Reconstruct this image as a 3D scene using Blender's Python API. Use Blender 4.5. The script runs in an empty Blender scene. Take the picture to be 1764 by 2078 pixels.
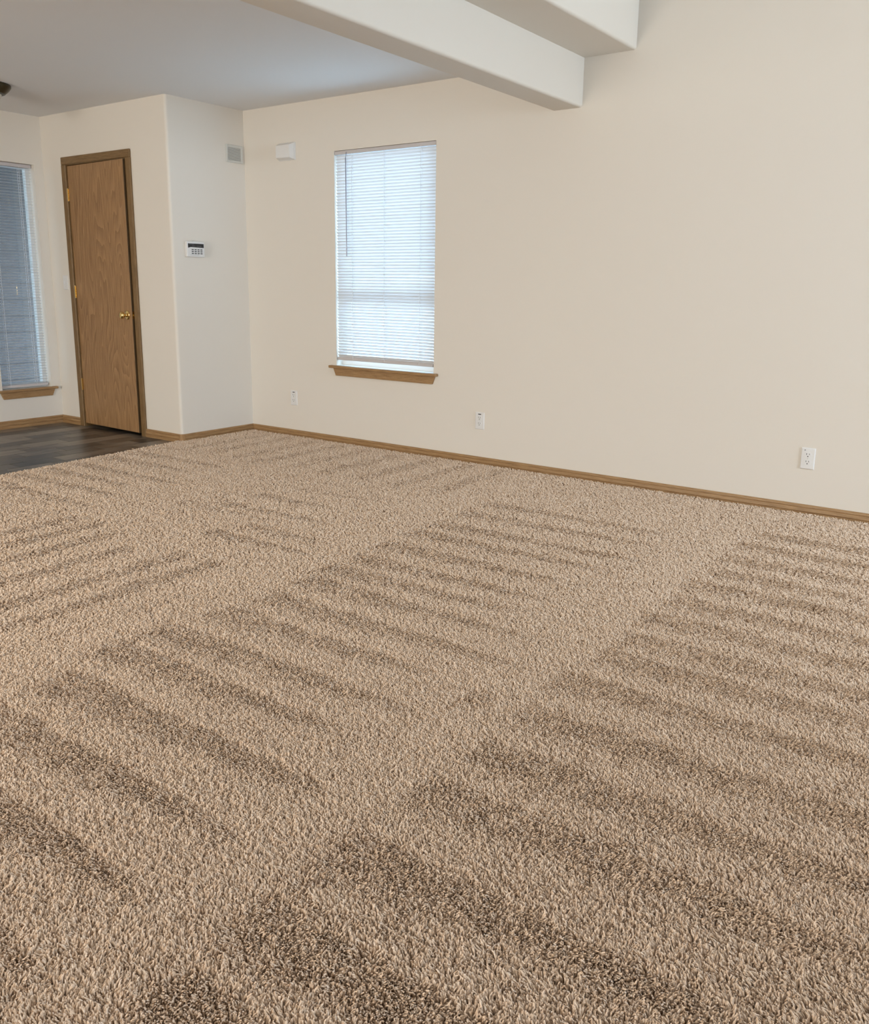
import bpy, bmesh, math, random
import numpy as np
from mathutils import Vector, Matrix

S = bpy.context.scene
COL = S.collection
PI = math.pi

# ------------------------------------------------------------------ camera
FPX, PPY, W, H = 1754.0, 970.5, 1764.0, 2078.0
yaw, pitch, roll = 2.1969, -0.2185, 0.0127
CAM = Vector((5.298, -4.788, 1.162))
fw = Vector((math.cos(pitch) * math.cos(yaw), math.cos(pitch) * math.sin(yaw), math.sin(pitch)))
rt = fw.cross(Vector((0, 0, 1))).normalized()
up = rt.cross(fw)
r2 = math.cos(roll) * rt + math.sin(roll) * up
u2 = -math.sin(roll) * rt + math.cos(roll) * up
cd = bpy.data.cameras.new('camera')
cd.sensor_fit = 'HORIZONTAL'
cd.sensor_width = 36.0
cd.lens = FPX / W * 36.0
cd.shift_y = -(H / 2 - PPY) / W
cd.clip_start = 0.05
cam = bpy.data.objects.new('camera', cd)
COL.objects.link(cam)
m = Matrix((r2, u2, -fw)).transposed().to_4x4()
m.translation = CAM
cam.matrix_world = m
S.camera = cam

# ------------------------------------------------------------------ view, world, daylight
S.view_settings.view_transform = 'Standard'
S.view_settings.look = 'None'
S.view_settings.gamma = 1.0
S.view_settings.use_curve_mapping = False
S.view_settings.exposure = 0.0
S.cycles.max_bounces = 6
S.cycles.diffuse_bounces = 3
S.cycles.glossy_bounces = 2
S.cycles.adaptive_threshold = 0.06

wd = bpy.data.worlds.new('overcast_sky')
wd.use_nodes = True
S.world = wd
bg = wd.node_tree.nodes['Background']
bg.inputs['Color'].default_value = (0.52, 0.745, 1.0, 1)
bg.inputs['Strength'].default_value = 8.0


def area(name, loc, direction, sx, sy, power, colour):
    l = bpy.data.lights.new(name, 'AREA')
    l.shape = 'RECTANGLE'
    l.size, l.size_y = sx, sy
    l.energy = power
    l.color = colour
    o = bpy.data.objects.new(name, l)
    COL.objects.link(o)
    o.location = loc
    o.rotation_euler = Vector(direction).to_track_quat('-Z', 'Z').to_euler()
    return o


# daylight entering through the windows of the two walls behind the camera
area('daylight_picture_window', (9.15, -1.5, 1.75), (-1, 0, 0), 1.8, 1.3, 158, (0.82, 0.91, 1.0))
area('daylight_patio_door', (2.2, -8.55, 1.15), (0, 1, 0), 1.8, 2.0, 228, (1.0, 0.87, 0.70))

# ------------------------------------------------------------------ materials
MATS = {}


def mat(name, col, rough=0.6, spec=0.3, metal=0.0):
    mt = bpy.data.materials.new(name)
    mt.use_nodes = True
    b = mt.node_tree.nodes['Principled BSDF']
    b.inputs['Base Color'].default_value = (*col, 1)
    b.inputs['Roughness'].default_value = rough
    b.inputs['Specular IOR Level'].default_value = spec
    b.inputs['Metallic'].default_value = metal
    MATS[name] = mt
    return mt


def nodes(mt):
    nt = mt.node_tree
    return nt, nt.nodes, nt.links, nt.nodes['Principled BSDF']


def paint(name, col, scale=260, bump=0.05, rough=0.75):
    mt = mat(name, col, rough, 0.25)
    nt, N, L, b = nodes(mt)
    tc = N.new('ShaderNodeTexCoord')
    nz = N.new('ShaderNodeTexNoise')
    nz.inputs['Scale'].default_value = scale
    nz.inputs['Detail'].default_value = 3
    bp = N.new('ShaderNodeBump')
    bp.inputs['Strength'].default_value = bump
    bp.inputs['Distance'].default_value = 0.002
    L.new(tc.outputs['Object'], nz.inputs['Vector'])
    L.new(nz.outputs['Fac'], bp.inputs['Height'])
    L.new(bp.outputs['Normal'], b.inputs['Normal'])
    return mt


def wood(name, dark, light, stretch, scale=9.0, rough=0.45, cathedral=False):
    """oak: bands stretched along one axis, plus fine pores"""
    mt = mat(name, light, rough, 0.35)
    nt, N, L, b = nodes(mt)
    tc = N.new('ShaderNodeTexCoord')
    mp = N.new('ShaderNodeMapping')
    mp.inputs['Scale'].default_value = stretch
    L.new(tc.outputs['Object'], mp.inputs['Vector'])
    n1 = N.new('ShaderNodeTexNoise')
    n1.inputs['Scale'].default_value = scale
    n1.inputs['Detail'].default_value = 5
    n1.inputs['Roughness'].default_value = 0.6
    L.new(mp.outputs['Vector'], n1.inputs['Vector'])
    n2 = N.new('ShaderNodeTexNoise')
    n2.inputs['Scale'].default_value = scale * 9
    n2.inputs['Detail'].default_value = 2
    L.new(mp.outputs['Vector'], n2.inputs['Vector'])
    fac = n1.outputs['Fac']
    if cathedral:
        mp2 = N.new('ShaderNodeMapping')
        mp2.inputs['Scale'].default_value = cathedral
        L.new(tc.outputs['Object'], mp2.inputs['Vector'])
        n3 = N.new('ShaderNodeTexNoise')
        n3.inputs['Scale'].default_value = 1.0
        n3.inputs['Detail'].default_value = 1.5
        n3.inputs['Roughness'].default_value = 0.35
        L.new(mp2.outputs['Vector'], n3.inputs['Vector'])
        mu = N.new('ShaderNodeMath'); mu.operation = 'MULTIPLY'; mu.inputs[1].default_value = 26.0
        L.new(n3.outputs['Fac'], mu.inputs[0])
        fr = N.new('ShaderNodeMath'); fr.operation = 'FRACT'
        L.new(mu.outputs[0], fr.inputs[0])
        mx0 = N.new('ShaderNodeMath'); mx0.operation = 'MULTIPLY_ADD'
        mx0.inputs[1].default_value = 0.22
        L.new(fr.outputs[0], mx0.inputs[0])
        sc = N.new('ShaderNodeMath'); sc.operation = 'MULTIPLY'; sc.inputs[1].default_value = 0.80
        L.new(n1.outputs['Fac'], sc.inputs[0])
        L.new(sc.outputs[0], mx0.inputs[2])
        fac = mx0.outputs[0]
    ad = N.new('ShaderNodeMath'); ad.operation = 'MULTIPLY_ADD'
    ad.inputs[1].default_value = 0.35
    L.new(n2.outputs['Fac'], ad.inputs[0])
    L.new(fac, ad.inputs[2])
    rp = N.new('ShaderNodeValToRGB')
    rp.color_ramp.elements[0].position = 0.45
    rp.color_ramp.elements[0].color = (*dark, 1)
    rp.color_ramp.elements[1].position = 0.85
    rp.color_ramp.elements[1].color = (*light, 1)
    L.new(ad.outputs[0], rp.inputs['Fac'])
    L.new(rp.outputs['Color'], b.inputs['Base Color'])
    bp = N.new('ShaderNodeBump')
    bp.inputs['Strength'].default_value = 0.12
    bp.inputs['Distance'].default_value = 0.001
    L.new(ad.outputs[0], bp.inputs['Height'])
    L.new(bp.outputs['Normal'], b.inputs['Normal'])
    return mt


M_WALL = paint('cream_wall_paint', (0.80, 0.755, 0.68))
M_CEIL = paint('ceiling_paint', (0.84, 0.845, 0.85), 120, 0.12)
OD, OL = (0.235, 0.128, 0.052), (0.46, 0.285, 0.135)
M_OAKX = wood('oak_along_x', OD, OL, (1.2, 22, 22))
M_OAKY = wood('oak_along_y', OD, OL, (22, 1.2, 22))
M_OAKZ = wood('oak_along_z', OD, OL, (22, 22, 1.2))
M_CASZ = wood('dark_oak_along_z', (0.13, 0.075, 0.028), (0.27, 0.165, 0.072), (22, 22, 1.2))  # door frame oak, darkened to paint in the shade it stands in
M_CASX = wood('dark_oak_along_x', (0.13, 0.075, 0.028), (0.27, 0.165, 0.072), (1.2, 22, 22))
M_DOOR = wood('oak_veneer', (0.21, 0.11, 0.045), (0.43, 0.25, 0.115), (16, 3, 0.7), 7.0, 0.42, (5.0, 1.0, 0.55))
M_EDGE = wood('dark_edge_stain', (0.05, 0.028, 0.010), (0.10, 0.06, 0.024), (22, 22, 1.2))  # shade on the door's edge, put into the wood colour
M_RAIL = mat('grey_white_rail', (0.60, 0.57, 0.57), 0.5, 0.3)  # white blind rails greyed: their room-side shade is in the colour
M_WHITE = mat('white_plastic', (0.80, 0.80, 0.79), 0.4, 0.4)
M_VINYL = mat('white_vinyl_frame', (0.82, 0.82, 0.80), 0.45, 0.4)
M_DARK = mat('black_plastic', (0.012, 0.012, 0.014), 0.35, 0.5)
M_SLOT = mat('dark_slot', (0.01, 0.009, 0.008), 0.7, 0.2)
M_KEY = mat('grey_rubber_key', (0.075, 0.08, 0.085), 0.6, 0.3)
M_GREY = mat('grey_print', (0.25, 0.26, 0.28), 0.6, 0.3)
M_BRASS = mat('polished_brass', (0.83, 0.60, 0.25), 0.16, 0.5, 1.0)
M_BRONZE = mat('dark_bronze', (0.055, 0.045, 0.022), 0.38, 0.5, 0.6)
M_FROST = mat('frosted_glass_bowl', (0.62, 0.60, 0.52), 0.35, 0.5)
M_WAND = mat('clear_grey_wand', (0.16, 0.17, 0.24), 0.25, 0.5)  # clear plastic coloured dark, as its silhouette against the bright blind
M_CORD = mat('white_cord', (0.80, 0.82, 0.84), 0.8, 0.2)
M_VENT = mat('vent_enamel', (0.66, 0.66, 0.62), 0.5, 0.35)
M_CONC = paint('pale_concrete', (0.72, 0.72, 0.71), 40, 0.2, 0.9)
M_SIDE = paint('grey_siding', (0.16, 0.135, 0.125), 40, 0.1, 0.8)
M_BACK = mat('carpet_backing', (0.20, 0.125, 0.07), 0.95, 0.05)

# blind slats: thin white vinyl that lets part of the daylight through
M_SLAT = mat('blind_slat_vinyl', (0.82, 0.84, 0.86), 0.45, 0.3)
nt, N, L, b = nodes(M_SLAT)
tr = N.new('ShaderNodeBsdfTranslucent')
tr.inputs['Color'].default_value = (0.80, 0.86, 0.95, 1)
mx = N.new('ShaderNodeMixShader')
mx.inputs['Fac'].default_value = 0.05
L.new(b.outputs['BSDF'], mx.inputs[1])
L.new(tr.outputs['BSDF'], mx.inputs[2])
L.new(mx.outputs['Shader'], N['Material Output'].inputs['Surface'])

# window glass
M_GLASS = bpy.data.materials.new('window_glass')
M_GLASS.use_nodes = True
N, L = M_GLASS.node_tree.nodes, M_GLASS.node_tree.links
N.remove(N['Principled BSDF'])
t1 = N.new('ShaderNodeBsdfTransparent'); t1.inputs['Color'].default_value = (0.93, 0.96, 0.96, 1)
g1 = N.new('ShaderNodeBsdfGlossy'); g1.inputs['Roughness'].default_value = 0.02
ms = N.new('ShaderNodeMixShader'); ms.inputs['Fac'].default_value = 0.06
L.new(t1.outputs[0], ms.inputs[1]); L.new(g1.outputs[0], ms.inputs[2])
L.new(ms.outputs[0], N['Material Output'].inputs['Surface'])

# vinyl planks: every plank its own tone
M_PLANK = mat('slate_look_vinyl', (0.1, 0.09, 0.08), 0.34, 0.5)
nt, N, L, b = nodes(M_PLANK)
oi = N.new('ShaderNodeObjectInfo')
tc = N.new('ShaderNodeTexCoord')
mp = N.new('ShaderNodeMapping'); mp.inputs['Scale'].default_value = (9, 3.0, 5)
L.new(tc.outputs['Object'], mp.inputs['Vector'])
ofs = N.new('ShaderNodeVectorMath'); ofs.operation = 'ADD'
sc = N.new('ShaderNodeMath'); sc.operation = 'MULTIPLY'; sc.inputs[1].default_value = 40
L.new(oi.outputs['Random'], sc.inputs[0])
L.new(mp.outputs['Vector'], ofs.inputs[0]); L.new(sc.outputs[0], ofs.inputs[1])
nz = N.new('ShaderNodeTexNoise'); nz.inputs['Scale'].default_value = 1.6; nz.inputs['Detail'].default_value = 6
nz.inputs['Roughness'].default_value = 0.62
L.new(ofs.outputs[0], nz.inputs['Vector'])
ad = N.new('ShaderNodeMath'); ad.operation = 'MULTIPLY_ADD'; ad.inputs[1].default_value = 0.60
L.new(oi.outputs['Random'], ad.inputs[0]); L.new(nz.outputs['Fac'], ad.inputs[2])
rp = N.new('ShaderNodeValToRGB')
e = rp.color_ramp.elements
e[0].position = 0.42; e[0].color = (0.024, 0.021, 0.019, 1)
e[1].position = 1.10; e[1].color = (0.205, 0.170, 0.135, 1)
k = e.new(0.76); k.color = (0.082, 0.068, 0.055, 1)
L.new(ad.outputs[0], rp.inputs['Fac']); L.new(rp.outputs['Color'], b.inputs['Base Color'])
bp = N.new('ShaderNodeBump'); bp.inputs['Strength'].default_value = 0.15; bp.inputs['Distance'].default_value = 0.001
L.new(nz.outputs['Fac'], bp.inputs['Height']); L.new(bp.outputs['Normal'], b.inputs['Normal'])

# carpet yarn: every tuft a slightly different tan
M_YARN = mat('tan_carpet_yarn', (0.45, 0.33, 0.22), 0.9, 0.08)
nt, N, L, b = nodes(M_YARN)
hi = N.new('ShaderNodeHairInfo')
rp = N.new('ShaderNodeValToRGB')
e = rp.color_ramp.elements
e[0].position = 0.0; e[0].color = (0.68, 0.50, 0.355, 1)
e[1].position = 1.0; e[1].color = (0.91, 0.74, 0.585, 1)
b.inputs['Sheen Weight'].default_value = 0.35
b.inputs['Sheen Roughness'].default_value = 0.4
b.inputs['Sheen Tint'].default_value = (1.0, 0.95, 0.88, 1)
L.new(hi.outputs['Random'], rp.inputs['Fac'])
L.new(rp.outputs['Color'], b.inputs['Base Color'])


# ------------------------------------------------------------------ mesh helpers
def box(bm, x0, x1, y0, y1, z0, z1, bevel=0.0, seg=1):
    ret = bmesh.ops.create_cube(bm, size=1.0)
    v = ret['verts']
    for q in v:
        q.co = Vector(((x0 + x1) / 2 + q.co.x * (x1 - x0), (y0 + y1) / 2 + q.co.y * (y1 - y0), (z0 + z1) / 2 + q.co.z * (z1 - z0)))
    if bevel:
        es = list({ed for q in v for ed in q.link_edges})
        bmesh.ops.bevel(bm, geom=es, offset=bevel, segments=seg, affect='EDGES', profile=0.5)
    return v


def prism(bm, pts, a0, a1, axis):
    """polygon pts (2-D) extruded along an axis: 0 -> pts are (y, z); 1 -> (x, z); 2 -> (x, y)"""
    def P(p, a):
        return {0: (a, p[0], p[1]), 1: (p[0], a, p[1]), 2: (p[0], p[1], a)}[axis]
    A = [bm.verts.new(P(p, a0)) for p in pts]
    B = [bm.verts.new(P(p, a1)) for p in pts]
    n = len(pts)
    bm.faces.new(A); bm.faces.new(list(reversed(B)))
    for i in range(n):
        bm.faces.new((A[(i + 1) % n], A[i], B[i], B[(i + 1) % n]))
    bmesh.ops.recalc_face_normals(bm, faces=bm.faces[:])


def lathe(bm, prof, seg=24, mtx=None):
    """profile [(r, z)] spun about z"""
    rings = []
    for r, z in prof:
        if r < 1e-6:
            rings.append([bm.verts.new((0, 0, z))])
        else:
            rings.append([bm.verts.new((r * math.cos(2 * PI * i / seg), r * math.sin(2 * PI * i / seg), z)) for i in range(seg)])
    for A, B in zip(rings, rings[1:]):
        for i in range(seg):
            j = (i + 1) % seg
            if len(A) == 1 and len(B) == 1:
                continue
            if len(A) == 1:
                bm.faces.new((A[0], B[i], B[j]))
            elif len(B) == 1:
                bm.faces.new((A[i], A[j], B[0]))
            else:
                bm.faces.new((A[i], A[j], B[j], B[i]))
    bmesh.ops.recalc_face_normals(bm, faces=bm.faces[:])
    if mtx is not None:
        bmesh.ops.transform(bm, matrix=mtx, verts=bm.verts[:])


def tube(bm, p0, p1, r, seg=8):
    p0, p1 = Vector(p0), Vector(p1)
    d = p1 - p0
    q = d.to_track_quat('Z', 'Y').to_matrix().to_4x4()
    ret = bmesh.ops.create_cone(bm, cap_ends=True, segments=seg, radius1=r, radius2=r, depth=d.length)
    bmesh.ops.transform(bm, matrix=Matrix.Translation((p0 + p1) / 2) @ q, verts=ret['verts'])


def obj(name, bm, material, parent=None, smooth=False, origin=None):
    me = bpy.data.meshes.new(name)
    if origin is not None:
        bmesh.ops.translate(bm, verts=bm.verts[:], vec=-Vector(origin))
    bm.to_mesh(me)
    bm.free()
    me.materials.append(material)
    if smooth:
        for f in me.polygons:
            f.use_smooth = True
    o = bpy.data.objects.new(name, me)
    COL.objects.link(o)
    if origin is not None:
        o.location = origin
    if parent is not None:
        o.parent = parent
        o.matrix_parent_inverse = Matrix.Identity(4)
        if parent.location.length:
            o.location = o.location - parent.location
    return o


def boxo(name, dims, material, parent=None, bevel=0.0, seg=1, origin=None):
    bm = bmesh.new()
    box(bm, *dims, bevel=bevel, seg=seg)
    return obj(name, bm, material, parent, origin=origin)


def smooth_angle(o, ang=0.6):
    me = o.data
    for f in me.polygons:
        f.use_smooth = True
    try:
        me.set_sharp_from_angle(angle=ang)
    except Exception:
        pass


def empty(name, loc, label, cat, group=None):
    o = bpy.data.objects.new(name, None)
    COL.objects.link(o)
    o.location = loc
    o.empty_display_size = 0.05
    o['label'] = label
    o['category'] = cat
    if group:
        o['group'] = group
    return o


def struct(o, label, cat):
    o['kind'] = 'structure'
    o['label'] = label
    o['category'] = cat
    return o


def sempty(name, loc, label, cat):
    return struct(empty(name, loc, label, cat), label, cat)


# ------------------------------------------------------------------ dimensions (metres)
A_, B_ = 0.7096, 1.5858          # depth of the closet bump, length of its wall
CH = 2.44                        # low ceiling
HI = 4.90                        # high ceiling of the living room
XN, YN = 9.20, -8.60             # walls behind the camera
BX1, BX2, BX3, BZ = 2.655, 2.850, 3.163, 2.176
ZB = -0.012                      # where baseboards stand
TH = 0.14


def wall_with_hole(name, axis, inner, outer, a0, a1, z0, z1, holes, material, label):
    """a straight wall; axis 0 = runs along x at y inner..outer, axis 1 = runs along y at x inner..outer"""
    bm = bmesh.new()
    lo, hi = min(inner, outer), max(inner, outer)

    def put(p0, p1, q0, q1):
        if p1 - p0 < 1e-5 or q1 - q0 < 1e-5:
            return
        if axis == 0:
            box(bm, p0, p1, lo, hi, q0, q1)
        else:
            box(bm, lo, hi, p0, p1, q0, q1)
    cur = a0
    for h0, h1, hz0, hz1 in sorted(holes):
        put(cur, h0, z0, z1)
        put(h0, h1, z0, hz0)
        put(h0, h1, hz1, z1)
        cur = h1
    put(cur, a1, z0, z1)
    return struct(obj(name, bm, material), label, 'wall')


# window openings
W1 = (0.925, 1.816, 0.581, 2.083)
W2 = (-1.215, -0.790, 0.300, 2.070)
D1 = (-1.2525, -0.4785, -0.02, 2.056)

wall_with_hole('wall_right', 0, 0.0, TH, -B_ - TH, XN + TH, -0.02, HI, [W1], M_WALL, 'long cream painted wall with the single blind-covered window')
wall_with_hole('wall_left', 1, -B_, -B_ - TH, YN, 0.0, -0.02, CH, [W2], M_WALL, 'grey-white entry wall around the narrow window')
wall_with_hole('wall_closet', 0, -A_, -A_ + 0.11, -B_, -0.02, -0.02, CH, [D1], M_WALL, 'cream closet wall around the oak door')
bm = bmesh.new()
arc = [(-0.02 + 0.02 * math.cos(t), -A_ + 0.02 + 0.02 * math.sin(t)) for t in [-PI / 2 + PI / 2 * i / 8 for i in range(9)]]
prism(bm, arc + [(0.0, 0.0), (-0.10, 0.0), (-0.10, -A_ + 0.11), (-0.02, -A_ + 0.11)], -0.02, CH, 2)
o = struct(obj('wall_return', bm, M_WALL), 'short bluish-white return wall with rounded outer corner carrying the keypad', 'wall')
smooth_angle(o, 0.5)
wall_with_hole('wall_near', 1, XN, XN + TH, YN, 0.0, -0.02, HI, [(-2.40, -0.60, 1.10, 2.40)], M_WALL, 'cream wall with a picture window behind the viewer')
wall_with_hole('wall_back', 0, YN, YN - TH, -B_, XN, -0.02, HI, [(1.30, 3.10, 0.05, 2.15)], M_WALL, 'cream wall with a patio door behind the viewer')

boxo('ceiling', (-B_ - TH, BX1, YN, 0.0, CH, CH + 0.12), M_CEIL)
struct(bpy.data.objects['ceiling'], 'low flat grey-white ceiling over the entry side', 'ceiling')
boxo('ceiling_high', (BX3, XN, YN, 0.0, HI, HI + 0.1), M_CEIL)
struct(bpy.data.objects['ceiling_high'], 'high ceiling over the living room side', 'ceiling')


def rounded(x0, x1, z0, z1, r, corners):
    """rectangle in x-z with chosen lower corners rounded: 'l', 'r'"""
    pts = []
    if 'l' in corners:
        pts += [(x0 + r - r * math.sin(t), z0 + r - r * math.cos(t)) for t in [PI / 2 - PI / 2 * i / 6 for i in range(7)]]
    else:
        pts.append((x0, z0))
    if 'r' in corners:
        pts += [(x1 - r + r * math.sin(t), z0 + r - r * math.cos(t)) for t in [PI / 2 * i / 6 for i in range(7)]]
    else:
        pts.append((x1, z0))
    return pts + [(x1, z1), (x0, z1)]


bm = bmesh.new(); prism(bm, rounded(BX1, BX2, BZ, CH, 0.016, 'lr'), YN, 0.0, 1)
o = struct(obj('trim_1', bm, M_WALL), 'lower drywall ceiling beam with rounded edges', 'beam'); smooth_angle(o, 0.5)
bm = bmesh.new(); prism(bm, rounded(BX1, BX3, CH, HI + 0.1, 0.016, 'r'), YN, 0.0, 1)
o = struct(obj('trim_2', bm, M_WALL), 'upper drywall soffit stepped out above the beam', 'soffit'); smooth_angle(o, 0.5)

# ------------------------------------------------------------------ floors
boxo('floor', (-B_ - TH, XN + TH, YN - TH, TH, -0.12, -0.020), M_BACK)
struct(bpy.data.objects['floor'], 'subfloor under carpet and entry planks', 'floor')


def edge_x(y):
    """carpet / plank border"""
    return -0.02 - 0.105 * (np.maximum(y, -3.4) + 0.776)


# entry floor of separate planks, rows run along y
ent = sempty('entry_floor', (-0.75, -1.6, -0.020), 'dark slate-look vinyl plank floor of the entry beside the carpet', 'floor')
PWID, PLEN = 0.152, 0.305
bm = bmesh.new(); box(bm, -PWID / 2 + 0.0008, PWID / 2 - 0.0008, -PLEN / 2 + 0.0008, PLEN / 2 - 0.0008, -0.004, 0.004, 0.0012)
pm = bpy.data.meshes.new('plank'); bm.to_mesh(pm); bm.free(); pm.materials.append(M_PLANK)
rng = random.Random(4)
nrow = 0
x = -B_ + PWID / 2
while x < 0.40:
    y = -A_ + PLEN / 2 - (nrow % 3) * PLEN / 3
    while y > -3.5:
        if x - PWID / 2 < float(edge_x(y - 0.15)) + 0.03:
            po = bpy.data.objects.new('plank', pm)
            COL.objects.link(po)
            po.parent = ent
            po.location = (x + 0.75, y + 1.6, 0.004 + rng.uniform(-0.0003, 0.0003))
        y -= PLEN
    x += PWID
    nrow += 1

# ------------------------------------------------------------------ baseboards
def bb_profile(h=0.071, t=0.015):
    # (distance from wall, height): plain foot, bead, two grooves, eased top
    return [(0, 0), (t, 0), (t, 0.0285), (t - 0.002, 0.0300), (t - 0.006, 0.0310), (t - 0.006, 0.0335), (t - 0.001, 0.0355), (t, 0.037), (t - 0.0015, 0.053),
            (t - 0.006, 0.0550), (t - 0.006, 0.0570), (t - 0.004, 0.0590), (t - 0.005, 0.066), (t - 0.009, h), (0, h)]


def baseboard(name, axis, sign, at, a0, a1, material, label):
    bm = bmesh.new()
    pts = [(at + sign * d, ZB - 0.008 + z) for d, z in bb_profile()]
    prism(bm, pts, a0, a1, axis)
    return struct(obj(name, bm, material), label, 'baseboard')


baseboard('baseboard_right', 0, -1, 0.0, 0.013, XN, M_OAKX, 'long oak baseboard under the window wall')
baseboard('baseboard_return', 1, 1, 0.0, -A_ + 0.02, 0.0, M_OAKY, 'short oak baseboard under the keypad wall')
baseboard('baseboard_closet', 0, -1, -A_, -0.4215, -0.02, M_OAKX, 'oak baseboard between closet door and rounded corner')
baseboard('baseboard_corner', 0, -1, -A_, -B_ + 0.013, -1.3095, M_OAKX, 'oak baseboard stub between entry corner and closet door')
baseboard('baseboard_left', 1, 1, -B_, YN, -A_, M_OAKY, 'oak baseboard under the narrow entry window')
# small faceted corner block on the rounded corner
bm = bmesh.new()
t = 0.014
prism(bm, [(-0.02, -A_), (-0.02, -A_ - t), (-0.012, -A_ - t), (t, -A_ + 0.012), (t, -A_ + 0.02), (0.0, -A_ + 0.02), (-0.006, -A_ + 0.006)], ZB - 0.008, ZB + 0.063, 2)
struct(obj('trim_3', bm, M_OAKZ), 'small oak corner block joining two baseboards', 'trim')

# ------------------------------------------------------------------ closet door
dr = sempty('door_1', (-0.866, -A_, -0.02), 'flush oak closet door standing slightly ajar in an oak frame', 'door')
CW, CT = 0.057, 0.016
cx0, cx1, cz = -1.3095, -0.4215, 2.113
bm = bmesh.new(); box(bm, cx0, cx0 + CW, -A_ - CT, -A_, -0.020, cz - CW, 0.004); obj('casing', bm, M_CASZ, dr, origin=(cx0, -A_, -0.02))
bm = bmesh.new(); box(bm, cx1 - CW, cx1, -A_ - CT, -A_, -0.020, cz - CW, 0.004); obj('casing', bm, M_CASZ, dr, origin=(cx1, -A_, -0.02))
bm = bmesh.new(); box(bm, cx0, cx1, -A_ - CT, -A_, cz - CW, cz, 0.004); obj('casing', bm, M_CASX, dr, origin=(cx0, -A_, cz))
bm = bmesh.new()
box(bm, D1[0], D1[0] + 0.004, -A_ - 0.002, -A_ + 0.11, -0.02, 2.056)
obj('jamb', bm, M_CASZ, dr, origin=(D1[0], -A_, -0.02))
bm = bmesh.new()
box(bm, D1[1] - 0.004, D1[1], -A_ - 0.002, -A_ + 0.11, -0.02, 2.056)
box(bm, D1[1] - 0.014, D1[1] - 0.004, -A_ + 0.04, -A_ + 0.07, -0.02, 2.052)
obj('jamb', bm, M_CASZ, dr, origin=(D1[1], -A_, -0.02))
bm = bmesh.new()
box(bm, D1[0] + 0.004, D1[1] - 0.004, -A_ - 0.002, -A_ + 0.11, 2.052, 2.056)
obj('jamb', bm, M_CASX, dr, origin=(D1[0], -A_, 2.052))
# the slab swings about its hinge line
HX, HY, SW, ST = -1.2465, -A_ - 0.002, 0.760, 0.035
bm = bmesh.new(); box(bm, 0, SW, 0, ST, 0.014, 2.046, 0.0015)
slab = obj('door_slab', bm, M_DOOR, dr)
slab.location = Vector((HX, HY, 0)) - dr.location
slab.rotation_euler = (0, 0, math.radians(-2.0))
bm = bmesh.new(); box(bm, SW - 0.0006, SW + 0.0008, 0.0012, ST - 0.001, 0.016, 2.044)  # thin dark strip painting the shade on the slab's free edge
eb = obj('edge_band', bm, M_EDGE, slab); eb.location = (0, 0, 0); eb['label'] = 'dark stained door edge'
# knob
bm = bmesh.new()
lathe(bm, [(0.0, 0.0), (0.0355, 0.0), (0.0355, 0.003), (0.031, 0.007), (0.020, 0.010), (0.0135, 0.0115), (0.011, 0.015), (0.011, 0.027), (0.0125, 0.030),
           (0.019, 0.033), (0.0245, 0.038), (0.0268, 0.045), (0.0262, 0.052), (0.022, 0.058), (0.014, 0.0615), (0.0, 0.0625)], 28,
      Matrix.Rotation(PI / 2, 4, 'X'))
kn = obj('door_knob', bm, M_BRASS, slab, True)
kn.location = (SW - 0.062, 0.0, 0.918)
kn['label'] = 'polished brass door knob'
bm = bmesh.new(); box(bm, -0.0005, 0.0012, -0.0125, 0.0125, -0.028, 0.028); tube(bm, (0, 0, 0), (0.010, 0, 0), 0.008, 10)
lt = obj('latch', bm, M_BRASS, slab); lt.location = (SW, ST / 2, 0.918)
for hz in (0.338, 1.083, 1.83):
    bm = bmesh.new()
    tube(bm, (0, 0, -0.044), (0, 0, 0.044), 0.0058, 10)
    tube(bm, (0, 0, 0.044), (0, 0, 0.049), 0.0042, 8)
    tube(bm, (0, 0, -0.049), (0, 0, -0.044), 0.0042, 8)
    box(bm, 0.0, 0.006, 0.004, 0.008, -0.044, 0.044)
    hg = obj('hinge', bm, M_BRASS, dr)
    hg.location = Vector((HX - 0.003, HY - 0.0075, hz)) - dr.location

# ------------------------------------------------------------------ windows and blinds
def stool_apron(win, axis, at, sign, a0, a1, z, parent, ma):
    """sill board + apron with slanted ends; sign = direction into the room"""
    bm = bmesh.new()
    s = sign
    y0, y1 = at + s * 0.036, at - s * 0.055
    lo, hi = min(y0, y1), max(y0, y1)
    # part in the recess
    def bxx(p0, p1, q0, q1, r0, r1, bev):
        if axis == 0:
            box(bm, p0, p1, q0, q1, r0, r1, bev)
        else:
            box(bm, q0, q1, p0, p1, r0, r1, bev)
    fr = sorted((at, at + s * 0.036))
    bxx(a0 - 0.052, a1 + 0.040, fr[0], fr[1], z - 0.019, z, 0.004)
    rc = sorted((at - s * 0.075, at + s * 0.002))
    bxx(a0, a1, rc[0], rc[1], z - 0.019, z - 0.0005, 0)
    oo = ma(bm, 'window_sill')
    bm = bmesh.new()
    pts = [(a0 + 0.002, z - 0.074), (a1 - 0.004, z - 0.074), (a1 + 0.020, z - 0.019), (a0 - 0.022, z - 0.019)]
    q = sorted((at, at + s * 0.015))
    if axis == 0:
        prism(bm, pts, q[0], q[1], 1)
    else:
        prism(bm, pts, q[0], q[1], 0)
    es = [e_ for e_ in bm.edges]
    bmesh.ops.bevel(bm, geom=es, offset=0.002, segments=1, affect='EDGES')
    ma(bm, 'apron')


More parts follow.
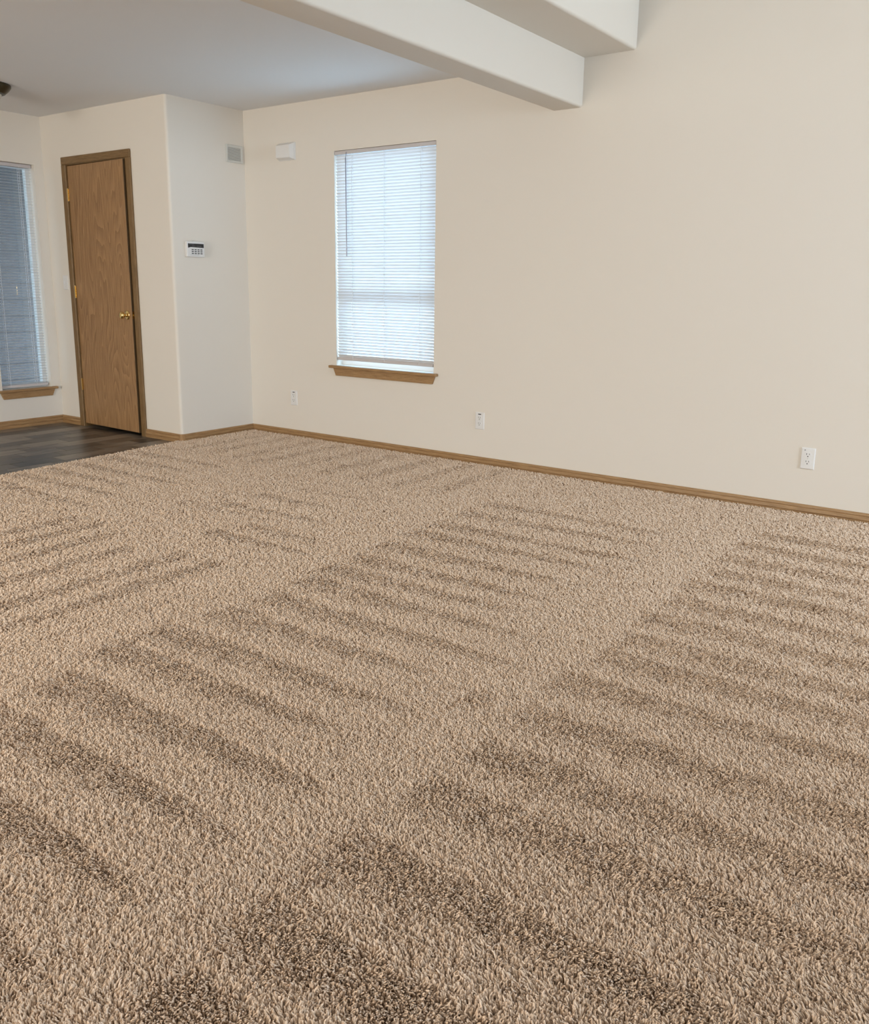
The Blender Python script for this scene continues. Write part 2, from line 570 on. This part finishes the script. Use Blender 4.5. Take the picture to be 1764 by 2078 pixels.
# --- window_1, in the long wall (opening plane y = 0, outdoors is +y)
w1 = sempty('window_1', (1.37, 0.0, 0.581), 'tall white vinyl window behind the closed blind in the cream wall', 'window')
stool_apron(w1, 0, 0.0, -1, W1[0], W1[1], 0.581, w1, lambda bm, n: obj(n, bm, M_OAKX, w1, origin=(1.37, 0, 0.57)))
FY0, FY1 = 0.075, 0.125
bm = bmesh.new()
box(bm, W1[0], W1[0] + 0.04, FY0, FY1, W1[2], W1[3]); box(bm, W1[1] - 0.04, W1[1], FY0, FY1, W1[2], W1[3])
box(bm, W1[0] + 0.04, W1[1] - 0.04, FY0, FY1, W1[2], W1[2] + 0.045); box(bm, W1[0] + 0.04, W1[1] - 0.04, FY0, FY1, W1[3] - 0.045, W1[3])
obj('window_frame', bm, M_VINYL, w1, origin=(1.37, 0.1, 0.6))
bm = bmesh.new()
box(bm, W1[0] + 0.04, W1[1] - 0.04, 0.080, 0.112, 1.05, 1.12)
obj('meeting_rail', bm, M_VINYL, w1, origin=(1.37, 0.1, 1.08))
boxo('pane', (W1[0] + 0.04, W1[1] - 0.04, 0.098, 0.102, W1[2] + 0.045, 1.05), M_GLASS, w1, origin=(1.37, 0.1, 0.85))
boxo('pane', (W1[0] + 0.04, W1[1] - 0.04, 0.104, 0.108, 1.12, W1[3] - 0.045), M_GLASS, w1, origin=(1.37, 0.1, 1.6))

# --- window_2, narrow, in the far entry wall (opening plane x = -B_, outdoors is -x)
w2 = sempty('window_2', (-B_, -1.0, 0.30), 'narrow white vinyl window behind the open blind beside the closet', 'window')
stool_apron(w2, 1, -B_, 1, W2[0], W2[1], 0.300, w2, lambda bm, n: obj(n, bm, M_OAKY, w2, origin=(-B_, -1.0, 0.29)))
FX0, FX1 = -B_ - 0.125, -B_ - 0.080
bm = bmesh.new()
box(bm, FX0, FX1, W2[0], W2[0] + 0.03, W2[2], W2[3]); box(bm, FX0, FX1, W2[1] - 0.03, W2[1], W2[2], W2[3])
box(bm, FX0, FX1, W2[0] + 0.03, W2[1] - 0.03, W2[2], W2[2] + 0.03); box(bm, FX0, FX1, W2[0] + 0.03, W2[1] - 0.03, W2[3] - 0.03, W2[3])
obj('window_frame', bm, M_VINYL, w2, origin=(-B_ - 0.1, -1.0, 0.3))
boxo('pane', (-B_ - 0.104, -B_ - 0.100, W2[0] + 0.03, W2[1] - 0.03, W2[2] + 0.03, W2[3] - 0.03), M_GLASS, w2, origin=(-B_ - 0.1, -1.0, 1.2))


def slat_mesh(length, width=0.025, crown=0.0018, th=0.0007):
    """thin crowned strip along x, centred; width in y"""
    bm = bmesh.new()
    n = 5
    top, bot = [], []
    for i in range(n):
        u = -1 + 2 * i / (n - 1)
        yy, zz = u * width / 2, crown * (1 - u * u)
        top.append((yy, zz + th / 2)); bot.append((yy, zz - th / 2))
    prism(bm, top + bot[::-1], -length / 2, length / 2, 0)
    me = bpy.data.meshes.new('slat'); bm.to_mesh(me); bm.free()
    me.materials.append(M_SLAT)
    return me


def blind(label, mtx, length, top, bottom, pitch, tilt, cords, wand, seed):
    """mini blind in local space: x along, -y into the room, z up; mtx places it"""
    root = empty('mini_blind', mtx.translation, label, 'blind', 'white mini blinds on the windows')
    root.rotation_euler = mtx.to_euler()
    rg = random.Random(seed)
    hl = length / 2 + 0.006

    def part(bm, name, m_, par=None):
        me = bpy.data.meshes.new(name); bm.to_mesh(me); bm.free(); me.materials.append(m_)
        o_ = bpy.data.objects.new(name, me); COL.objects.link(o_); o_.parent = par or root
        return o_
    bm = bmesh.new(); box(bm, -hl, hl, -0.0135, 0.0135, top - 0.026, top, 0.002); part(bm, 'headrail', M_RAIL)
    z = top - 0.026 - 0.014
    me = slat_mesh(length)
    zs = []
    nsl = round((z - bottom - 0.031) / pitch)
    pitch = (z - bottom - 0.031) / nsl
    for _ in range(nsl + 1):
        s_ = bpy.data.objects.new('slat', me); COL.objects.link(s_); s_.parent = root
        s_.location = (rg.uniform(-0.001, 0.001), 0, z)
        s_.rotation_euler = (tilt + rg.uniform(-0.03, 0.03), rg.uniform(-0.0012, 0.0012), 0)
        zs.append(z)
        z -= pitch
    bm = bmesh.new(); box(bm, -length / 2, length / 2, -0.012, 0.012, bottom, bottom + 0.022, 0.003, 2); part(bm, 'bottom_rail', M_RAIL)
    for c in cords:
        bm = bmesh.new()
        for yy in (-0.0135, 0.0135):
            tube(bm, (c, yy, bottom + 0.01), (c, yy, top - 0.02), 0.0011, 6)
        for zz in zs:   # ladder rungs
            tube(bm, (c, -0.0135, zz - math.sin(tilt) * 0.0135 - 0.0015), (c, 0.0135, zz + math.sin(tilt) * 0.0135 - 0.0015), 0.0007, 4)
        part(bm, 'ladder_cord', M_CORD)
    if wand:
        wx, wz0, wz1 = wand
        bm = bmesh.new(); tube(bm, (wx, -0.022, wz1), (wx + 0.002, -0.021, wz0), 0.0035, 6)
        tube(bm, (wx, -0.014, top - 0.012), (wx, -0.022, wz1), 0.002, 6)
        wo = part(bm, 'tilt_wand', M_WAND); wo['label'] = 'thin grey tilt wand'
    return root


L1 = W1[1] - W1[0] - 0.016
blind('white mini blind with closed slats and tilt wand in the long wall',
      Matrix.Translation(((W1[0] + W1[1]) / 2, 0.016, W1[2])), L1, W1[3] - W1[2] - 0.002, 0.041, 0.0208, math.radians(-53),
      [1.085 - 1.3705, 0.008, 1.690 - 1.3705], (1.038 - 1.3705, 1.362 - W1[2], 2.030 - W1[2]), 3)
L2 = W2[1] - W2[0] - 0.022
blind('narrow white mini blind with open slats in the entry window',
      Matrix.Translation((-B_ - 0.045, (W2[0] + W2[1]) / 2 - 0.001, W2[2])) @ Matrix.Rotation(PI / 2, 4, 'Z'), L2, W2[3] - W2[2] - 0.002, 0.010, 0.0222, math.radians(4),
      [-0.120, 0.105], None, 5)

# the unseen windows behind the camera: plain frames that the daylight comes through
bm = bmesh.new()
for y0 in (-2.40, -1.52, -0.64):
    box(bm, XN + 0.06, XN + 0.11, y0, y0 + 0.04, 1.10, 2.40)
box(bm, XN + 0.06, XN + 0.11, -2.40, -0.60, 1.10, 1.14); box(bm, XN + 0.06, XN + 0.11, -2.40, -0.60, 2.36, 2.40)
struct(obj('window_3', bm, M_VINYL), 'white picture window frame behind the viewer', 'window')
bm = bmesh.new()
for x0 in (1.30, 2.17, 3.04):
    box(bm, x0, x0 + 0.06, YN - 0.11, YN - 0.06, 0.05, 2.15)
box(bm, 1.30, 3.10, YN - 0.11, YN - 0.06, 0.05, 0.11); box(bm, 1.30, 3.10, YN - 0.11, YN - 0.06, 2.09, 2.15)
struct(obj('door_2', bm, M_VINYL), 'white patio door frame behind the viewer', 'door')

# ------------------------------------------------------------------ outdoors seen through the blinds
boxo('exterior_ground', (-30, 30, -30, 30, -0.60, -0.30), M_CONC)
struct(bpy.data.objects['exterior_ground'], 'pale concrete ground outside the windows', 'ground')
pw = sempty('porch_wall', (-3.4, -1.0, -0.30), 'grey lap siding of the porch outside the narrow window', 'wall')
bm = bmesh.new()
prism(bm, [(0, 0), (0.022, 0), (0.008, 0.165), (0, 0.165)], -3.0, 3.0, 1)
sm = bpy.data.meshes.new('siding_board'); bm.to_mesh(sm); bm.free(); sm.materials.append(M_SIDE)
boxo('porch_roof', (-3.40, -B_ - TH - 0.01, -4.0, 2.0, 2.20, 2.34), M_SIDE)  # slab added to block sky light and dim the narrow window's view
struct(bpy.data.objects['porch_roof'], 'grey porch roof outside the narrow window', 'roof')
for i in range(17):
    so = bpy.data.objects.new('siding_board', sm); COL.objects.link(so); so.parent = pw; so.location = (0, 0, i * 0.16)

# ------------------------------------------------------------------ small wall fittings
def fitting(name, loc, rotz, label, cat, group=None):
    """local frame: x right along the wall (seen from the room), z up, -y out into the room"""
    o = empty(name, loc, label, cat, group)
    o.rotation_euler = (0, 0, rotz)
    return o


def lpart(bm, name, m_, par, smooth=False):
    me = bpy.data.meshes.new(name); bm.to_mesh(me); bm.free(); me.materials.append(m_)
    if smooth:
        for f in me.polygons:
            f.use_smooth = True
    o_ = bpy.data.objects.new(name, me); COL.objects.link(o_); o_.parent = par
    return o_


def plate_bm(w, h, t, ch):
    bm = bmesh.new()
    for a, b_, yy in ((w / 2, h / 2, 0.0), (w / 2, h / 2, -t * 0.4), (w / 2 - ch, h / 2 - ch, -t)):
        for sx, sz in ((-1, -1), (1, -1), (1, 1), (-1, 1)):
            bm.verts.new((sx * a, yy, sz * b_))
    bm.verts.ensure_lookup_table()
    v = bm.verts
    for k in (0, 4):
        for i in range(4):
            j = (i + 1) % 4
            bm.faces.new((v[k + i], v[k + j], v[k + 4 + j], v[k + 4 + i]))
    bm.faces.new((v[8], v[9], v[10], v[11])); bm.faces.new((v[3], v[2], v[1], v[0]))
    bmesh.ops.recalc_face_normals(bm, faces=bm.faces[:])
    return bm


def outlet(loc, label, dark_slot, dot=False):
    r = fitting('wall_outlet', loc, 0, label, 'outlet', 'duplex outlets along the long wall')
    lpart(plate_bm(0.070, 0.114, 0.006, 0.004), 'cover_plate', M_WHITE, r)
    for zc in (0.0195, -0.0195):
        bm = bmesh.new()
        pts = []
        for i in range(24):
            t_ = 2 * PI * i / 24
            pts.append((0.0172 * math.cos(t_), max(-0.0138, min(0.0138, 0.0172 * math.sin(t_)))))
        prism(bm, pts, -0.0085, -0.0055, 1)
        rc = lpart(bm, 'receptacle', M_WHITE, r); rc.location = (0, 0, zc)
        bm = bmesh.new()
        box(bm, -0.0078, -0.0054, -0.0090, -0.0084, 0.0005, 0.0090)
        box(bm, 0.0056, 0.0076, -0.0090, -0.0084, 0.0010, 0.0085)
        ret = bmesh.ops.create_circle(bm, cap_ends=True, segments=12, radius=0.0029)
        bmesh.ops.transform(bm, matrix=Matrix.Translation((0, -0.0090, -0.0075)) @ Matrix.Rotation(PI / 2, 4, 'X'), verts=ret['verts'])
        sl = lpart(bm, 'socket_slots', M_SLOT, rc)
    bm = bmesh.new(); tube(bm, (0, -0.0055, 0), (0, -0.0072, 0), 0.003, 10); lpart(bm, 'screw', M_VENT, r)
    if dark_slot:
        bm = bmesh.new(); box(bm, -0.0115, 0.0115, -0.0068, -0.0058, 0.0415, 0.0475, 0.0004)
        s_ = lpart(bm, 'sensor_window', M_DARK, r); s_['label'] = 'dark sensor window'
    if dot:
        bm = bmesh.new(); tube(bm, (-0.017, -0.0055, 0.0445), (-0.017, -0.0068, 0.0445), 0.0032, 10)
        s_ = lpart(bm, 'sensor_dot', M_GREY, r); s_['label'] = 'small grey sensor dot'


outlet((0.478, 0.0, 0.301), 'white duplex outlet with dark slot nearest the room corner, left of the window', True)
outlet((2.203, 0.0, 0.293), 'white duplex outlet with dark slot just right of the window', True)
outlet((4.268, 0.0, 0.299), 'white duplex outlet with small grey dot, alone at the far right of the long wall', False, True)

# light switch between the entry corner and the closet door
r = fitting('light_switch', (-1.386, -A_, 1.155), 0, 'white toggle switch plate squeezed between entry corner and closet door frame', 'switch')
lpart(plate_bm(0.070, 0.114, 0.006, 0.004), 'cover_plate', M_WHITE, r)
bm = bmesh.new(); box(bm, -0.005, 0.005, -0.016, -0.005, -0.006, 0.010, 0.001); lpart(bm, 'toggle', M_WHITE, r)
for zz in (0.030, -0.030):
    bm = bmesh.new(); tube(bm, (0, -0.0055, zz), (0, -0.0070, zz), 0.003, 10); lpart(bm, 'screw', M_VENT, r)

# alarm keypad on the return wall (faces +x)
r = fitting('alarm_keypad', (0.0, -0.521, 1.405), PI / 2, 'white alarm keypad with black display and twelve grey keys on the return wall', 'keypad')
bm = bmesh.new(); box(bm, -0.080, 0.080, -0.026, 0.0, -0.055, 0.055, 0.005, 3)
lpart(bm, 'body', M_WHITE, r)
bm = bmesh.new()
prism(bm, [(-0.070, 0.0400), (-0.070, 0.0090), (-0.046, 0.0145), (0.072, 0.0120), (0.072, 0.0400)], -0.0275, -0.0255, 1)
ds = lpart(bm, 'display', M_DARK, r); ds['label'] = 'black display strip'
bm = bmesh.new()
for x0, x1, z0 in ((-0.060, -0.020, 0.0350), (-0.034, -0.004, 0.0215), (0.006, 0.050, 0.0215)):
    xx = x0
    while xx < x1:
        box(bm, xx, xx + 0.0045, -0.0278, -0.0272, z0, z0 + 0.0028); xx += 0.0065
lpart(bm, 'display_print', M_GREY, ds)
for i in range(4):
    for j in range(3):
        bm = bmesh.new(); box(bm, -0.0088, 0.0088, -0.0035, 0.0, -0.0032, 0.0032, 0.001)
        kk = lpart(bm, 'key', M_KEY, r); kk.location = (-0.030 + i * 0.0265, -0.0255, -0.003 - j * 0.0135)
bm = bmesh.new(); box(bm, -0.052, 0.030, -0.0268, -0.0255, -0.0415, -0.0400); lpart(bm, 'cover_seam', M_GREY, r)
bm = bmesh.new()
tube(bm, (-0.012, -0.006, 0.054), (-0.018, -0.006, 0.064), 0.0012, 6); tube(bm, (-0.012, -0.006, 0.054), (0.000, -0.008, 0.065), 0.0014, 6)
lpart(bm, 'wire_clip', M_VENT, r)

# return-air vent on the return wall
r = fitting('wall_vent', (0.0, -0.102, 2.1185), PI / 2, 'small white louvred vent grille high in the corner of the return wall', 'vent')
bm = bmesh.new()
fw_, fh_, fb = 0.163, 0.127, 0.018
box(bm, -fw_ / 2, -fw_ / 2 + fb, -0.008, 0, -fh_ / 2, fh_ / 2, 0.002); box(bm, fw_ / 2 - fb, fw_ / 2, -0.008, 0, -fh_ / 2, fh_ / 2, 0.002)
box(bm, -fw_ / 2 + fb, fw_ / 2 - fb, -0.008, 0, -fh_ / 2, -fh_ / 2 + fb, 0.002); box(bm, -fw_ / 2 + fb, fw_ / 2 - fb, -0.008, 0, fh_ / 2 - fb, fh_ / 2, 0.002)
lpart(bm, 'frame', M_VENT, r)
bm = bmesh.new(); box(bm, -fw_ / 2 + fb, fw_ / 2 - fb, -0.0012, 0, -fh_ / 2 + fb, fh_ / 2 - fb); lpart(bm, 'duct_opening', M_GREY, r)
bm = bmesh.new(); prism(bm, [(-0.0068, -0.0036), (-0.0050, -0.0044), (-0.0015, 0.0012), (-0.0040, 0.0022)], -fw_ / 2 + fb, fw_ / 2 - fb, 0)
lm = bpy.data.meshes.new('louvre'); bm.to_mesh(lm); bm.free(); lm.materials.append(M_VENT)
for i in range(11):
    lo = bpy.data.objects.new('louvre', lm); COL.objects.link(lo); lo.parent = r; lo.location = (0, 0, -fh_ / 2 + fb + 0.0065 + i * 0.0083)

# door chime / siren box on the long wall
r = fitting('chime_box', (0.466, 0.0, 2.1125), 0, 'plain white box with sloped sides high on the wall between corner and window', 'door chime')
bm = bmesh.new(); box(bm, -0.084, 0.084, -0.010, 0.0, -0.062, 0.062, 0.002); lpart(bm, 'back_plate', M_WHITE, r)
bm = bmesh.new()
v = []
for a, c, d, yy in ((0.081, 0.060, -0.059, -0.010), (0.071, 0.040, -0.046, -0.052)):
    v.append([bm.verts.new((sx * a, yy, zz)) for sx, zz in ((-1, d), (1, d), (1, c), (-1, c))])
for i in range(4):
    bm.faces.new((v[0][i], v[0][(i + 1) % 4], v[1][(i + 1) % 4], v[1][i]))
bm.faces.new(v[1]); bm.faces.new(list(reversed(v[0])))
bmesh.ops.recalc_face_normals(bm, faces=bm.faces[:])
bmesh.ops.bevel(bm, geom=bm.edges[:], offset=0.0025, segments=2, affect='EDGES')
lpart(bm, 'cover', M_WHITE, r)

# entry ceiling lamp, only its rim reaches into the picture
r = empty('ceiling_lamp', (-0.768, -1.563, CH), 'dark bronze flush ceiling lamp of the entry at the left picture edge', 'lamp')
bm = bmesh.new(); lathe(bm, [(0.0, 0.0), (0.155, 0.0), (0.160, -0.004), (0.160, -0.016), (0.147, -0.034), (0.120, -0.058), (0.100, -0.062), (0.0, -0.062)], 40)
cp = lpart(bm, 'canopy', M_BRONZE, r); smooth_angle(cp, 0.5)
bm = bmesh.new(); lathe(bm, [(0.098, -0.058), (0.096, -0.076), (0.080, -0.096), (0.050, -0.110), (0.0, -0.115)], 40)
lpart(bm, 'glass_bowl', M_FROST, r, True)
bm = bmesh.new(); lathe(bm, [(0.0, -0.112), (0.010, -0.114), (0.012, -0.122), (0.006, -0.130), (0.0, -0.132)], 16); lpart(bm, 'finial', M_BRONZE, r, True)

# ------------------------------------------------------------------ carpet
bm = bmesh.new()
ys = [0.0, -A_] + [-A_ - 0.001 - i * (3.4 - A_) / 12 for i in range(13)] + [YN]
left = [(0.0, 0.0), (0.0, -A_ + 0.0)] + [(float(edge_x(y)) + 0.003, y) for y in ys[2:]]
prism(bm, left + [(XN, YN), (XN, 0.0)], -0.0198, -0.007, 2)
struct(obj('carpet_base', bm, M_BACK), 'woven backing under the tan carpet pile', 'carpet')

rs = np.random.default_rng(7)


def vnoise(x, y, scale, seed):
    g = np.random.default_rng(seed).random((256, 256))
    u, v = x / scale, y / scale
    iu, iv = np.floor(u).astype(int), np.floor(v).astype(int)
    fu, fv = u - iu, v - iv
    fu, fv = fu * fu * (3 - 2 * fu), fv * fv * (3 - 2 * fv)
    a = g[iu % 256, iv % 256]; b_ = g[(iu + 1) % 256, iv % 256]
    c = g[iu % 256, (iv + 1) % 256]; d = g[(iu + 1) % 256, (iv + 1) % 256]
    return (a * (1 - fu) + b_ * fu) * (1 - fv) + (c * (1 - fu) + d * fu) * fv * 1.0


def sstep(a, b_, t_):
    q = np.clip((t_ - a) / (b_ - a), 0, 1)
    return q * q * (3 - 2 * q)


def strokes():
    """vacuum strokes that press the pile down towards +x or -y: (axis, start, end, centre, width0, width1, strength)"""
    out = []
    rr = random.Random(11)
    for i, yc in enumerate((-4.42, -4.20, -3.97, -3.74, -3.50, -3.27, -3.07, -2.84, -2.63, -2.41, -2.23, -2.06, -1.83, -1.59, -1.39, -1.13, -0.90)):
        far = max(0.0, min(1.0, (yc + 2.3) / 1.4))
        xs = 2.91 + rr.uniform(-0.03, 0.04) + (0.18 if yc < -3.3 else 0) * 0.3 - 0.1 * far
        out.append(('x', xs, xs + rr.uniform(1.05, 1.25), yc, 0.135 - 0.03 * far, 0.03, 1.0))
    for yc in (-4.60, -4.32, -4.06, -3.84, -3.58, -3.30, -3.08, -2.84, -2.58, -2.35, -2.17, -1.94, -1.72, -1.49, -1.28, -1.06, -0.82, -0.58):
        far = max(0.0, min(1.0, (yc + 1.9) / 1.3))
        out.append(('x', 4.19 + rr.uniform(-0.02, 0.02), 4.19 + rr.uniform(0.95, 1.5), yc, 0.125 - 0.02 * far, 0.05, 0.9))
    for xc, y0 in ((0.62, -2.30), (0.90, -2.30), (1.16, -2.36), (1.38, -2.40), (1.57, -2.43), (1.78, -2.46), (2.03, -2.57), (2.29, -2.48), (2.49, -2.48), (2.72, -2.75)):
        out.append(('y', y0, y0 - rr.uniform(1.1, 1.5), xc, 0.115, 0.075, 0.85 if 1.2 < xc < 2.6 else 0.4))
    for yc in (-2.30, -2.08, -1.89, -1.68, -1.42, -1.20, -0.97):
        xs = float(edge_x(yc)) + 0.06
        out.append(('x', xs, xs + rr.uniform(0.9, 1.25), yc, 0.115, 0.03, 0.95 if yc < -1.0 else 0.4))
    for yc, xs, st in ((-2.20, 2.09, 1.0), (-2.03, 2.14, 0.9), (-1.78, 1.66, 0.95), (-1.54, 1.71, 1.0), (-1.28, 1.80, 0.6), (-1.92, 1.50, 0.4)):
        out.append(('x', xs, xs + rr.uniform(0.55, 0.9), yc, 0.095, 0.02, st))
    for xc in (0.28, 0.52, 0.80, 1.05, 1.32, 1.60, 1.90, 2.18, 2.45):
        out.append(('Y', -1.0 + rr.uniform(-0.15, 0.15), -0.08, xc, 0.11, 0.13, 0.75))
    out.append(('x', 4.02, 4.13, -2.86, 0.11, 0.09, 1.0))
    out.append(('x', 2.10, 2.18, -2.13, 0.20, 0.16, 0.5))
    return out


def lean_field(px, py):
    """tip offset direction of the pile: a signed mix of two brushed states"""
    wob = (vnoise(px, py, 0.11, 21) - 0.5) * 0.018 + (vnoise(px, py, 0.03, 22) - 0.5) * 0.016
    dx = np.zeros_like(px); dy = np.zeros_like(px); tot = np.zeros_like(px)
    for ax, s0, s1, c, w0, w1, st in strokes():
        if ax == 'x':
            t_ = (px - s0) / (s1 - s0); q = py - c
        elif ax == 'y':
            t_ = (s0 - py) / (s0 - s1); q = c - px
        else:
            t_ = (s1 - py) / (s1 - s0); q = px - c
        q = q + wob
        tw = np.clip(t_, 0, 1)
        w = w0 * (1 - tw) + w1 * tw
        if ax == 'x':      # crisp far edge, pile recovering gradually on the near side
            d = (0.062 - q) / (w * 1.65)
            mk = sstep(-0.05, 0.08, d) * (1 - sstep(0.40, 1.05, d))
        else:
            mk = sstep(-0.75, -0.25, q / w) * (1 - sstep(0.35, 0.60, q / w))
        mk = mk * sstep(-0.02, 0.025, t_ + wob * 0.6) * (1 - sstep(0.70, 1.0, t_))
        mk = mk * st
        tot = np.maximum(tot, mk)
    return tot


# plan region covered with pile: the part of the room within reach of the view
S0 = 0.0034
gx = np.arange(-0.05, 6.3, S0); gy = np.arange(-5.2, -0.012, S0)
GX, GY = np.meshgrid(gx, gy)
PX = (GX + (rs.random(GX.shape) - 0.5) * S0 * 1.1).ravel(); PY = (GY + (rs.random(GX.shape) - 0.5) * S0 * 1.1).ravel()
# leave out what lies well behind the viewer's place
keep = (PX > np.where(PY > -A_, 0.012, edge_x(PY) + 0.004)) & (PX < 6.3)
# region between the two side lines of the view, opened by more than a step
cx_, cy_ = 5.298, -4.788
ang = np.arctan2(PY - cy_, PX - cx_)
dist = np.hypot(PX - cx_, PY - cy_)
keep &= (PY > -4.9) & ((PX - 5.0) * 0.25 + (PY + 4.9) * 1.0 > -0.2) & ~((PX < 2.6) & (PY < -3.9)) & ~((PX > 5.9) & (PY > -1.5))
nd = np.hypot(PX - 4.6, PY + 3.9)
lod = 1.0 + 1.1 * sstep(1.0, 3.6, nd)        # farther yarn is set wider and thicker
keep &= rs.random(PX.shape) < (1.12 / lod ** 2)
PX, PY, lod = PX[keep], PY[keep], lod[keep]
n = PX.size
D = lean_field(PX, PY)
big = vnoise(PX, PY, 0.55, 31) - 0.5
clx = 1.2 * (vnoise(PX, PY, 0.0068, 41) - 0.5) + 0.5 * (vnoise(PX, PY, 0.028, 42) - 0.5)
cly = 1.2 * (vnoise(PX, PY, 0.0068, 43) - 0.5) + 0.5 * (vnoise(PX, PY, 0.028, 44) - 0.5)
# brushed away from the window side (light) or towards the room (dark)
LGT = np.array([-0.0038, 0.0028]); DRK = np.array([0.0033, -0.0027])
band = np.maximum(np.exp(-((PX - 4.09) / 0.07) ** 2), 0.8 * np.exp(-((PX - 2.74) / 0.10) ** 2)) * (PY < -0.8)
mix = np.clip(0.16 + 0.84 * D + 0.22 * big - 0.25 * band, 0, 1)
lx = LGT[0] * (1 - mix) + DRK[0] * mix + clx * 0.010 + rs.normal(0, 0.0020, n)
ly = LGT[1] * (1 - mix) + DRK[1] * mix + cly * 0.010 + rs.normal(0, 0.0020, n)
hgt = (0.0125 + rs.normal(0, 0.0016, n) + 0.005 * (vnoise(PX, PY, 0.009, 51) - 0.5)) * (1 - 0.10 * mix)
hgt = np.clip(hgt, 0.005, 0.018)
P = np.zeros((n, 3, 3), np.float32)
wx, wy = rs.normal(0, 0.0009, n), rs.normal(0, 0.0009, n)
for k_, (f_, h_) in enumerate(((0.0, 0.0), (0.32, 0.60), (1.0, 1.0))):
    sg = (0, 1, 0)[k_]
    P[:, k_, 0] = PX + lx * f_ * lod ** 0.5 + wx * sg
    P[:, k_, 1] = PY + ly * f_ * lod ** 0.5 + wy * sg
    P[:, k_, 2] = -0.0075 + hgt * h_
rad = np.tile(np.array([0.00130, 0.00142, 0.00100], np.float32), (n, 1)) * (lod[:, None] * (0.85 + 0.3 * rs.random((n, 1)))).astype(np.float32)
hc = bpy.data.hair_curves.new('carpet_pile')
hc.add_curves([3] * n)
hc.attributes['position'].data.foreach_set('vector', P.ravel()) if 'position' in hc.attributes else hc.points.foreach_set('position', P.ravel())
ra = hc.attributes.get('radius') or hc.attributes.new('radius', 'FLOAT', 'POINT')
ra.data.foreach_set('value', rad.ravel())
hc.materials.append(M_YARN)
ho = bpy.data.objects.new('carpet_pile', hc)
COL.objects.link(ho)
ho['kind'] = 'stuff'
ho['label'] = 'tan cut-pile carpet with vacuum tracks covering the living room floor'
ho['category'] = 'carpet'
try:
    S.cycles_curves.shape = 'RIBBONS'
    S.cycles_curves.subdivisions = 2
except Exception as ex:
    print('curves', ex)
